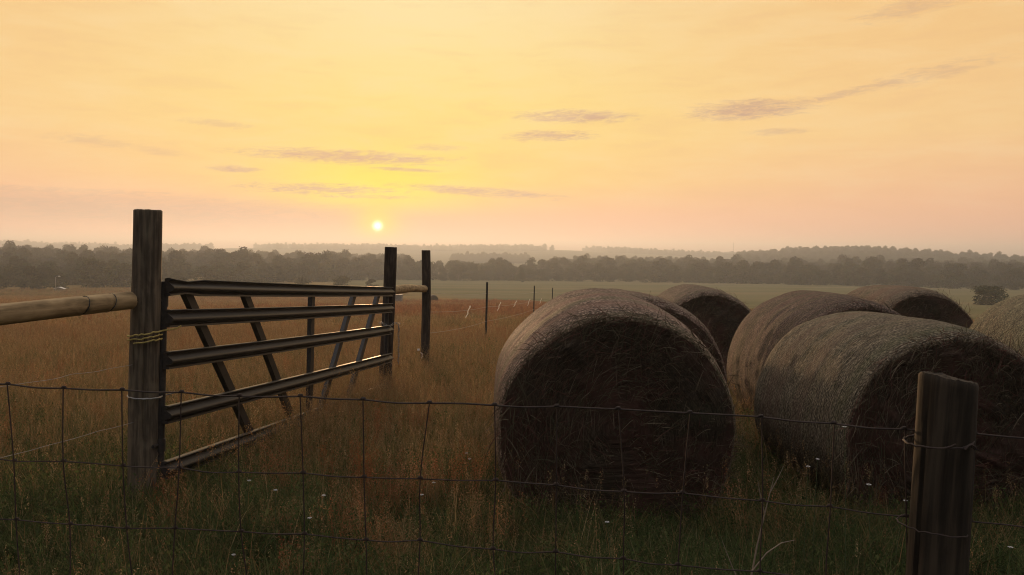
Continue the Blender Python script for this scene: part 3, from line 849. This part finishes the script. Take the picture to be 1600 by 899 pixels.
def dry_tuft(seed, wide=1.0, nb=60):
    r = np.random.default_rng(seed)
    a = blades(r, nb, (.08, .27), .17*wide, (.0024*wide, .005*wide), (.3, 1.5), DRY, 5)
    g = blades(r, 14, (.08, .24), .15*wide, (.003*wide, .006*wide), (.3, 1.2), GREEN)
    s = blades(r, 9, (.24, .44), .14*wide, (.0016*wide, .0028*wide), (.1, .8), DRY+TAN)
    h = heads(r, s[3], s[4], (.04, .09), (.003*wide, .006*wide), 14, TAN+RUST[3:], .006*wide)
    return join(a[:3], g[:3], s[:3], h)
def rust_tuft(seed, wide=1.0):
    r = np.random.default_rng(seed)
    a = blades(r, 26, (.08, .24), .13*wide, (.0025*wide, .005*wide), (.3, 1.4), DRY+GREEN, 5)
    s = blades(r, 9, (.20, .38), .09*wide, (.002*wide, .003*wide), (.03, .35), RUST)
    h = heads(r, s[3], s[4], (.10, .20), (.003*wide, .0065*wide), 46, RUST, .009*wide)
    return join(a[:3], s[:3], h)
def stem_tuft(seed):
    """tan feathery weeds of the foreground"""
    r = np.random.default_rng(seed)
    s = blades(r, 9, (.20, .38), .10, (.002, .0032), (.03, .35), TAN+DRY)
    h = heads(r, s[3], s[4], (.10, .2), (.003, .006), 44, [(.28, .20, .10), (.24, .15, .075), (.30, .17, .085)], .009)
    return join(s[:3], h)
def weed_tuft(seed):
    """broad leaved rosettes with a few flowering stems"""
    r = np.random.default_rng(seed)
    a = blades(r, 34, (.05, .20), .10, (.010, .024), (.5, 1.6), [(.075, .105, .038), (.105, .13, .045), (.14, .145, .055)], 5)
    b = blades(r, 14, (.18, .34), .10, (.003, .006), (.1, .8), GREEN)
    h = heads(r, b[3], b[4], (.06, .14), (.006, .014), 9, GREEN, .02)
    return join(a[:3], b[:3], h)
C_green = coll_of('green_tuft', [green_tuft(k) for k in range(4)] + [weed_tuft(5), weed_tuft(6)])
C_dry = coll_of('dry_tuft', [dry_tuft(10+k) for k in range(5)])
C_rust = coll_of('rust_tuft', [rust_tuft(20+k) for k in range(4)] + [stem_tuft(25)])
C_far = coll_of('far_tuft', [dry_tuft(30+k, 2.2, 40) for k in range(4)] + [rust_tuft(35+k, 2.2) for k in range(2)])

def inside_any(x, y):
    k = np.zeros(len(x), bool)
    for lb, bx, by, yw, H, *_ in BALES:
        dx = x-bx; dy = y-by
        la = -dx*math.sin(yw) + dy*math.cos(yw); lx = dx*math.cos(yw) + dy*math.sin(yw)
        k |= (la > .06) & (la < 1.24) & (np.abs(lx) < .60)
    return k
def pts_in(n, d0, d1, seed, half=.78, pad=1.6):
    r = np.random.default_rng(seed)
    y = np.sqrt(r.uniform(d0**2, d1**2, n)); x = r.uniform(-1, 1, n)*(half*y + pad)
    k = ~inside_any(x, y)
    return x[k], y[k], r
def place(name, coll, ncoll, x, y, r, s, label, idx=None):
    n = len(x)
    P = np.stack([x, y, ground_z(x, y)], -1)
    rot = np.stack([r.normal(0, .09, n), r.normal(0, .09, n), r.uniform(0, 6.28, n)], -1)
    scl = np.stack([s*r.uniform(.85, 1.2, n), s*r.uniform(.85, 1.2, n), s*r.uniform(.8, 1.2, n)], -1)
    return scatter(name, coll, P, rot, scl, r.integers(0, ncoll, n) if idx is None else idx, label)
def patch(x, y, seed, f): return sins(np.stack([x, y], 1), seed, f, 3)

# green: thick close to the front fence and around the bales, thinning into the meadow
x, y, r = pts_in(26000, 1.6, 16, 1)
prob = np.clip(1.20 - (y-3.2)/5.0 + .45*patch(x, y, 3, .9) + .45*(x > .2), .10, 1)
k = r.random(len(x)) < prob; x, y = x[k], y[k]
for cx_, cy_, nn, sp_ in ((-.24, 5.15, 40, .14), (-.30, 5.6, 30, .18), (1.62, 5.3, 40, .2), (1.75, 5.9, 40, .25), (-.1, 4.6, 24, .15)):
    x = np.concatenate([x, cx_ + r.normal(0, sp_, nn)]); y = np.concatenate([y, cy_ + r.normal(0, sp_, nn)])
place('green_grass', C_green, 6, x, y, r, r.uniform(.6, 1.2, len(x))*np.clip(.8+.3*patch(x, y, 4, 1.4), .5, 1.25), 'dark green grass around the fence and bales')
x, y, r = pts_in(28000, 2.6, 24, 2)
prob = np.clip(.25 + (y-3.0)/4.5 + .3*patch(x, y, 5, .9) - .3*((x > .0) & (y < 8)), .12, 1)
k = r.random(len(x)) < prob; x, y = x[k], y[k]
sc_ = r.uniform(.65, 1.15, len(x))
uu = r.uniform(1.3, 5.2, 330)**1.0
x = np.concatenate([x, -2.12 + .146*uu + r.normal(.06, .10, 330)]); y = np.concatenate([y, 4.97 + .985*uu + r.normal(0, .08, 330)])
sc_ = np.concatenate([sc_, r.uniform(.8, 1.25, 330)])
place('dry_grass', C_dry, 5, x, y, r, sc_, 'dry tan meadow grass around the gate')
x, y, r = pts_in(7500, 3.0, 24, 6)
prob = np.clip(.22 + .75*patch(x, y, 7, .8) + (y-7)/25 + .25*np.exp(-((x+.6)/1.0)**2-((y-4.6)/1.0)**2), .03, 1)*np.where((x > .1) & (y < 7), .25, 1)
k = r.random(len(x)) < prob; x, y = x[k], y[k]
idx_ = r.integers(0, 5, len(x)); sc_ = r.uniform(.6, 1.15, len(x))
for cx_, cy_, nn, k_, ss in ((-.47, 3.95, 9, 4, 1.1), (-.62, 4.05, 6, 3, 1.1), (-1.25, 4.3, 6, 4, .8), (-.55, 4.75, 9, 0, 1.1), (-.97, 4.9, 12, 1, 1.15), (-.62, 4.9, 6, 2, 1.1), (-.38, 4.85, 6, 4, 1.1),
                            (-.80, 4.4, 8, 3, 1.0), (-.2, 4.2, 7, 4, 1.0), (-.9, 7.3, 9, 0, 1.2), (-1.0, 6.6, 8, 1, 1.1), (-1.9, 4.6, 9, 2, 1.0), (-2.3, 4.2, 4, 4, .9), (-.3, 5.0, 6, 1, 1.0), (-1.55, 5.3, 8, 0, 1.1), (.1, 3.9, 6, 4, .9)):
    nn = max(3, int(nn*.55))
    x = np.concatenate([x, cx_ + r.normal(0, .085, nn)]); y = np.concatenate([y, cy_ + r.normal(0, .09, nn)])
    idx_ = np.concatenate([idx_, np.full(nn, k_)]); sc_ = np.concatenate([sc_, ss*r.uniform(.8, 1.15, nn)])
place('red_sorrel', C_rust, 5, x, y, r, sc_, 'rust red seeding sorrel through the meadow', idx_)
x, y, r = pts_in(34000, 20, 105, 8, .72)
k = y + np.minimum(x, 0)*2.6 + np.maximum(x, 0)*3.2 < 104 + 4*np.sin(x); x, y = x[k], y[k]
xb = r.uniform(-125, -18, 9000); yb = r.uniform(98, 152, 9000); kb = (yb + xb*2.6 < 92) & (yb < np.interp(xb/yb, EX, ED)-2)
x = np.concatenate([x, xb[kb]]); y = np.concatenate([y, yb[kb]])
redness = np.clip(.34 + 1.6*(x/y + .22) + .8*patch(x, y, 9, .12), .05, .95)
pick = np.where(r.random(len(x)) < redness, r.integers(4, 6, len(x)), r.integers(0, 4, len(x)))
place('meadow_grass', C_far, 6, x, y, r, r.uniform(.7, 1.15, len(x)), 'orange brown meadow grass sloping down to the mown field', pick)

# ------------------------------------------------------------------ white wildflowers and a dead weed
M_petal = plain_mat('white petals', (.44, .42, .39), .7, 0, .05)
M_stem = plain_mat('flower stem', (.08, .10, .035), .8)
M_weed = plain_mat('dead weed stalk', (.27, .20, .14), .8, 0, .2, 40)
def flower(x, y, h, label, seed, group):
    r = random.Random(seed)
    t = thing('wildflower', label, 'flower', (x, y, gz(x, y)), (0, 0, r.uniform(0, 6)), group)
    m = MB(); lx, ly = r.gauss(0, .03), r.gauss(0, .03)
    m.tube([(0, 0, 0), (lx*.4, ly*.4, h*.5), (lx, ly, h)], [.002, .0016, .0012], 6); m.build('stem', M_stem, t)
    m = MB()
    for q in range(6):
        a = q*PI/3 + r.gauss(0, .1); c, s = math.cos(a), math.sin(a); L_ = .013*r.uniform(.8, 1.1)
        m.add([(lx+c*.002, ly+s*.002, h), (lx+c*L_*.6-s*.005, ly+s*L_*.6+c*.005, h+.003), (lx+c*L_, ly+s*L_, h+.002), (lx+c*L_*.6+s*.005, ly+s*L_*.6-c*.005, h+.003),
               (lx+c*.002, ly+s*.002, h-.0015), (lx+c*L_*.6, ly+s*L_*.6, h+.001)], [(0, 3, 2, 1), (4, 1, 5), (4, 5, 3), (1, 2, 5), (5, 2, 3)])
    m.tube([(lx, ly, h-.002), (lx, ly, h+.005)], .004, 8)
    m.build('petals', M_petal, t)
FLW = [(.62*0+(1375-800)/1250*3.55, 3.55, .60), ((1408-800)/1250*3.9, 3.9, .42), ((1267-800)/1250*4.0, 4.0, .58), ((1280-800)/1250*4.1, 4.1, .60),
       ((1335-800)/1250*3.6, 3.6, .84), ((965-800)/1250*3.75, 3.75, .32), ((738-800)/1250*5.1, 5.1, .33), ((690-800)/1250*4.6, 4.6, .29),
       ((502-800)/1250*3.9, 3.9, .40), ((482-800)/1250*3.8, 3.8, .33), ((350-800)/1250*3.7, 3.7, .21), ((640-800)/1250*4.2, 4.2, .34),
       ((1588-800)/1250*3.3, 3.3, .40), ((725-800)/1250*5.0, 5.0, .32), ((428-800)/1250*4.2, 4.2, .36), ((376-800)/1250*4.3, 4.3, .38)]
for k, (x, y, h) in enumerate(FLW):
    zone = 'right' if x > .3 else 'left'
    flower(x, y, h, 'tiny white wildflower in the dark grass below the bales' if zone == 'right' else 'tiny white wildflower in the grass between gate and front bale', k, 'white wildflowers in the grass, ' + zone)
wd = thing('dead_weed', 'pale bare branching weed stalk left of the split post', 'weed', (.835, 2.75, gz(.8, 2.75)), (0, 0, 0))
m = MB()
m.tube([(0, 0, 0), (-.008, 0, .22), (.0, 0, .42), (.03, .01, .58), (.055, .01, .70), (.085, .01, .83)], [.0045, .004, .0036, .003, .0022, .001], 7)
m.tube([(.055, .01, .70), (.04, .01, .76), (.028, .01, .82)], [.002, .0016, .0008], 6)
m.tube([(.012, .0, .50), (.06, -.01, .57), (.11, -.01, .605), (.155, -.01, .615)], [.0028, .0024, .002, .001], 6)
m.tube([(0, 0, .40), (-.05, .01, .50), (-.09, .01, .60)], [.0026, .002, .001], 6)
m.tube([(-.004, 0, .3), (.06, 0, .33), (.12, 0, .335), (.2, 0, .32)], [.0026, .0022, .002, .001], 6)
m.tube([(.075, .01, .78), (.10, .01, .83), (.118, .01, .87)], [.0016, .0013, .0008], 6)
m.build('stalk', M_weed, wd)

# ------------------------------------------------------------------ small far things
M_roof = plain_mat('pale metal roof', (.72, .68, .64), .45, .1, .08, 3)
M_wall = plain_mat('shed boards', (.20, .18, .15), .8, 0, .2, 3)
sx, sy = -.566*138, 138.
sh = thing('farm_shed', 'tiny white roofed shed at the edge of the left wood', 'shed', (sx, sy, gz(sx, sy)-.55), (0, 0, R(12)))
sh.scale = (.62, .62, .75)
m = MB(); m.prism([(-1.2, 0), (1.2, 0), (1.2, 1.1), (0, 1.45), (-1.2, 1.1)], (0, -.8, 0), (0, .8, 0), (1, 0, 0), (0, 0, 1)); m.build('wall', M_wall, sh, smooth=False)
m = MB(); m.prism([(-1.4, 1.09), (0, 1.50), (1.4, 1.09), (1.4, 1.15), (0, 1.57), (-1.4, 1.15)], (0, -.95, 0), (0, .95, 0), (1, 0, 0), (0, 0, 1)); m.build('roof', M_roof, sh, smooth=False)
m = MB(); m.box((.1, -.806, .45), (.6, .02, .9)); m.build('door', M_grey, sh, smooth=False)
px_, py_ = -.571*134, 134.
lp = thing('yard_light', 'thin pale yard light pole before the left wood', 'lamp', (px_, py_, gz(px_, py_)-1.2))
m = MB(); m.tube([(0, 0, 0), (0, 0, 3.6)], [.06, .04], 8); m.build('pole', M_galv, lp)
m = MB(); m.tube([(0, 0, 3.55), (.3, 0, 3.72), (.55, 0, 3.74)], .025, 6); m.build('arm', M_galv, lp)
m = MB(); m.tube([(.45, 0, 3.70), (.6, 0, 3.72), (.8, 0, 3.70)], [.06, .11, .05], 10); m.build('lamp_head', M_white, lp)
mx_, my_ = .276*1450, 1450.
ma = thing('radio_mast', 'thin radio mast on the skyline above the middle bales', 'mast', (mx_, my_, gz(mx_, my_)))
m = MB()
for a in range(3): m.tube([(.9*math.cos(a*2.094), .9*math.sin(a*2.094), 0), (.35*math.cos(a*2.094), .35*math.sin(a*2.094), 27)], .12, 5)
for k in range(12):
    w = .9-.55*k/12
    for a in range(3):
        m.tube([(w*math.cos(a*2.094), w*math.sin(a*2.094), k*2.25), (w*.95*math.cos((a+1)*2.094), w*.95*math.sin((a+1)*2.094), k*2.25+2.2)], .06, 4)
m.build('lattice', M_steel_post, ma)
m = MB(); m.tube([(0, 0, 27), (0, 0, 29.5)], .1, 5); m.build('antenna', M_steel_post, ma)
tx, ty_ = -.143*86, 86.
tr = thing('stock_tank', 'grey box water tank seen under the twisted rail', 'tank', (tx, ty_, gz(tx, ty_)))
m = MB(); m.prism([(-.45, 0), (.45, 0), (.50, .95), (-.50, .95)], (0, -.5, 0), (0, .5, 0), (1, 0, 0), (0, 0, 1)); m.build('tank_body', M_grey, tr, smooth=False, bevel=.03)
m = MB(); m.box((0, 0, .98), (1.1, 1.1, .06)); m.build('rim', M_grey, tr, smooth=False, bevel=.02)
for sxx in (-.35, .35):
    m = MB(); m.box((sxx, -.53, .5), (.06, .03, .86)); m.build('rib', M_grey, tr, smooth=False)
far_bale = make_bale('tiny dark round bale far off, right of the far dark post', -.098*92, 92, R(20), 1.0, 19, fine=.25, dense=.02, Rw=.55, L=.8)
far_bale['group'] = 'round hay bales far off'

# ------------------------------------------------------------------ haze
hx0, hx1, hy0, hy1, hz0, hz1 = -3400., 3400., -70., 2680., -12.5, 36.
m = MB(); m.box(((hx0+hx1)/2, (hy0+hy1)/2, (hz0+hz1)/2), (hx1-hx0, hy1-hy0, hz1-hz0))
M_haze = bpy.data.materials.new('morning haze'); M_haze.use_nodes = True
nt = M_haze.node_tree; nt.nodes.remove(nt.nodes['Principled BSDF'])
HAZE_D = .00092
pv = N(nt, 'ShaderNodeVolumePrincipled', ins={'Color': (.84, .91, 1, 1), 'Density': HAZE_D, 'Anisotropy': .45})
nt.links.new(pv.outputs[0], nt.nodes['Material Output'].inputs['Volume'])
tag(m.build('haze', M_haze, smooth=False), kind='stuff')

# ------------------------------------------------------------------ sun, sky
SUN_AZ, SUN_EL = -9.55, 1.78          # degrees, azimuth from +Y towards +X
sd = Vector((math.sin(R(SUN_AZ))*math.cos(R(SUN_EL)), math.cos(R(SUN_AZ))*math.cos(R(SUN_EL)), math.sin(R(SUN_EL))))
L = bpy.data.lights.new('sun', 'SUN'); L.energy = 4.5; L.angle = R(2.0); L.color = (1, .60, .30)
lo = bpy.data.objects.new('sun', L); col.objects.link(lo); lo.rotation_euler = sd.to_track_quat('Z', 'Y').to_euler()

w = bpy.data.worlds.new('World'); sc.world = w; w.use_nodes = True
nt = w.node_tree; bg = nt.nodes['Background']
g = N(nt, 'ShaderNodeTexCoord').outputs['Generated']
sx_ = N(nt, 'ShaderNodeSeparateXYZ', ins={0: g})
DEG = 180/PI
A = math_n(nt, 'MULTIPLY', math_n(nt, 'ARCTAN2', sx_.outputs[0], sx_.outputs[1]), DEG)
E = math_n(nt, 'MULTIPLY', math_n(nt, 'ARCSINE', sx_.outputs[2]), DEG)
dA = math_n(nt, 'SUBTRACT', A, SUN_AZ)
def gauss(v, mu, s):
    t = math_n(nt, 'DIVIDE', math_n(nt, 'SUBTRACT', v, mu), s)
    return math_n(nt, 'EXPONENT', math_n(nt, 'MULTIPLY', math_n(nt, 'MULTIPLY', t, t), -1))
def mul(a, b): return math_n(nt, 'MULTIPLY', a, b)
def smooth(v, a, b_, lo_=0, hi=1):
    n = nt.nodes.new('ShaderNodeMapRange'); n.interpolation_type = 'SMOOTHSTEP'
    nt.links.new(v, n.inputs[0]); n.inputs[1].default_value = a; n.inputs[2].default_value = b_; n.inputs[3].default_value = lo_; n.inputs[4].default_value = hi
    return n.outputs[0]
En = math_n(nt, 'DIVIDE', E, 40, clamp=True)
far_c = ramp(nt, En, [(0, srgb(246, 172, 146)), (3/40, srgb(248, 184, 142)), (8/40, srgb(250, 204, 140)), (17/40, srgb(244, 196, 130)), (1, srgb(205, 180, 150))])
near_c = ramp(nt, En, [(0, srgb(250, 172, 146)), (2.6/40, srgb(254, 182, 136)), (5/40, srgb(255, 212, 114)), (10/40, srgb(255, 223, 130)), (17/40, srgb(254, 228, 166)), (1, srgb(220, 200, 165))])
sky = mixc(nt, gauss(A, SUN_AZ+3, 20), far_c, near_c)
glow = mul(mul(gauss(A, SUN_AZ, 6.5), gauss(E, 4.6, 2.2)), smooth(E, 1.7, 3.6))
sky = mixc(nt, mul(glow, .95), sky, srgb(255, 236, 52))
# broken veils and streaks of cloud
cv = N(nt, 'ShaderNodeCombineXYZ', ins={0: mul(A, .16), 1: mul(E, .85), 2: 0.0}).outputs[0]
nz1 = N(nt, 'ShaderNodeTexNoise', ins={'Vector': cv, 'Scale': 1, 'Detail': 7, 'Roughness': .62, 'Distortion': .4}).outputs[0]
cv2 = N(nt, 'ShaderNodeCombineXYZ', ins={0: mul(A, .75), 1: math_n(nt, 'ADD', mul(E, 4.2), mul(A, -.22)), 2: 3.0}).outputs[0]
nz2 = N(nt, 'ShaderNodeTexNoise', ins={'Vector': cv2, 'Scale': 1, 'Detail': 8, 'Roughness': .72, 'Distortion': .9}).outputs[0]
cm_ = None
def streak(px, py, hw, hh, slope=0, op=.6, rag=1.0):
    """px,py: where it stands in degrees of azimuth and elevation"""
    global cm_
    hw *= 1.3; hh *= 1.35
    a = math_n(nt, 'DIVIDE', math_n(nt, 'SUBTRACT', A, px), hw)
    e = math_n(nt, 'DIVIDE', math_n(nt, 'SUBTRACT', math_n(nt, 'SUBTRACT', E, py), mul(math_n(nt, 'SUBTRACT', A, px), slope)), hh)
    d = math_n(nt, 'ADD', mul(a, a), mul(e, e))
    d = math_n(nt, 'ADD', d, mul(math_n(nt, 'SUBTRACT', nz2, .5), 4.4*rag))
    op = min(1, op*1.45)
    mk = mul(smooth(d, 1.25, -.5), op)
    cm_ = mk if cm_ is None else math_n(nt, 'MAXIMUM', cm_, mk)
AZ = lambda px: math.degrees(math.atan((px-800)/1250))
EL = lambda px, py: math.degrees(math.atan((395+.0087*(px-800)-py)/1250*math.cos(math.atan((px-800)/1250))))
for px, py, hw, hh, sl, op, rg in (
    (540, 246, 6.2, .42, -.015, .85, .8), (365, 265, 1.5, .20, 0, .8, .6), (505, 296, 4.2, .30, .0, .65, 1.2), (745, 300, 5.0, .26, -.055, .75, .9),
    (630, 266, 2.2, .12, -.03, .6, .6), (575, 308, 2.6, .14, 0, .6, 1.2), (590, 342, 2.6, .14, .0, .55, .5), (895, 185, 3.6, .40, -.01, .65, .9), (855, 214, 2.6, .32, .02, .6, .9),
    (1165, 174, 3.6, .55, .02, .8, .8), (1330, 145, 5.6, .22, .17, .40, 1.1), (1450, 118, 3.2, .40, .15, .28, 1.2), (1210, 208, 1.7, .2, 0, .4, .8), (150, 222, 2.2, .3, -.04, .25, 1), (250, 238, 1.2, .2, -.05, .25, 1),
    (230, 330, 15, .95, -.012, .75, .35), (60, 298, 8, .22, 0, .35, 1), (1420, 15, 3.0, .5, .15, .3, 1), (340, 195, 2, .2, -.03, .3, 1), (680, 232, 1.6, .2, 0, .35, 1)):
    streak(AZ(px), EL(px, py), hw, hh, sl, op, rg)
cc = mixc(nt, gauss(A, SUN_AZ, 16), srgb(200, 160, 136), srgb(214, 166, 136))
sky = mixc(nt, cm_, sky, cc)
veil = smooth(nz1, .42, .70)
sky = mixc(nt, mul(veil, mul(smooth(E, 1, 6), .22)), sky, srgb(255, 226, 176))
veil2 = smooth(nz1, .50, .30)
sky = mixc(nt, mul(veil2, .16), sky, srgb(232, 178, 132))
# falls off overhead and away from the sunrise to the Nishita twilight sky
st = N(nt, 'ShaderNodeTexSky', sky_type='NISHITA', sun_disc=False, sun_elevation=R(SUN_EL), sun_rotation=R(SUN_AZ), air_density=1.4, dust_density=3.0, ozone_density=1)
nis = N(nt, 'ShaderNodeVectorMath', operation='SCALE', ins={0: st.outputs[0], 'Scale': .10}).outputs[0]
nis = mixc(nt, .8, nis, srgb(94, 91, 93))
zen = mixc(nt, smooth(sx_.outputs[2], .42, .85), nis, (.78, .77, .80))
fy_ = math_n(nt, 'ADD', mul(sx_.outputs[1], math.cos(R(SUN_AZ))), mul(sx_.outputs[0], math.sin(R(SUN_AZ))))
front = mul(smooth(fy_, -.1, .80), smooth(E, 58, 20))
sky = mixc(nt, front, zen, sky)
# the risen sun itself, softened by the haze
el_ = math_n(nt, 'SUBTRACT', E, SUN_EL)
r2 = math_n(nt, 'ADD', mul(dA, dA), mul(el_, el_))
rr_ = math_n(nt, 'SQRT', r2)
ring2 = math_n(nt, 'EXPONENT', mul(r2, -1/(2.1*2.1)))
sky = mixc(nt, mul(ring2, .45), sky, srgb(255, 214, 90))
ring = math_n(nt, 'EXPONENT', mul(r2, -1/(1.25*1.25)))
sky = mixc(nt, mul(ring, .97), sky, (1.10, .78, .0))
core = math_n(nt, 'EXPONENT', mul(r2, -1/(.27*.27)))
sky = mixc(nt, core, sky, (4.0, 3.7, 2.6))
nt.links.new(sky, bg.inputs[0]); bg.inputs[1].default_value = 1.0

# ------------------------------------------------------------------ camera and render settings
cam = bpy.data.cameras.new('camera'); co = bpy.data.objects.new('camera', cam); col.objects.link(co)
cam.sensor_width = 36; cam.lens = 36*1250/1600; cam.clip_start = .05; cam.clip_end = 8000
co.location = (0, 0, 1.6)
co.rotation_euler = (Matrix.Rotation(R(90-2.5), 3, 'X') @ Matrix.Rotation(R(.5), 3, 'Z')).to_euler()
sc.camera = co
sc.render.engine = 'CYCLES'
cy = sc.cycles
cy.use_denoising = True
try: cy.denoiser = 'OPENIMAGEDENOISE'; cy.denoising_input_passes = 'RGB_ALBEDO_NORMAL'
except Exception: pass
cy.max_bounces = 7; cy.diffuse_bounces = 3; cy.transmission_bounces = 4; cy.volume_bounces = 1; cy.transparent_max_bounces = 8
cy.sample_clamp_indirect = 4
sc.cycles.filter_width = 1.05
sc.view_settings.view_transform = 'Standard'; sc.view_settings.look = 'None'
sc.view_settings.exposure = 0; sc.view_settings.gamma = 1
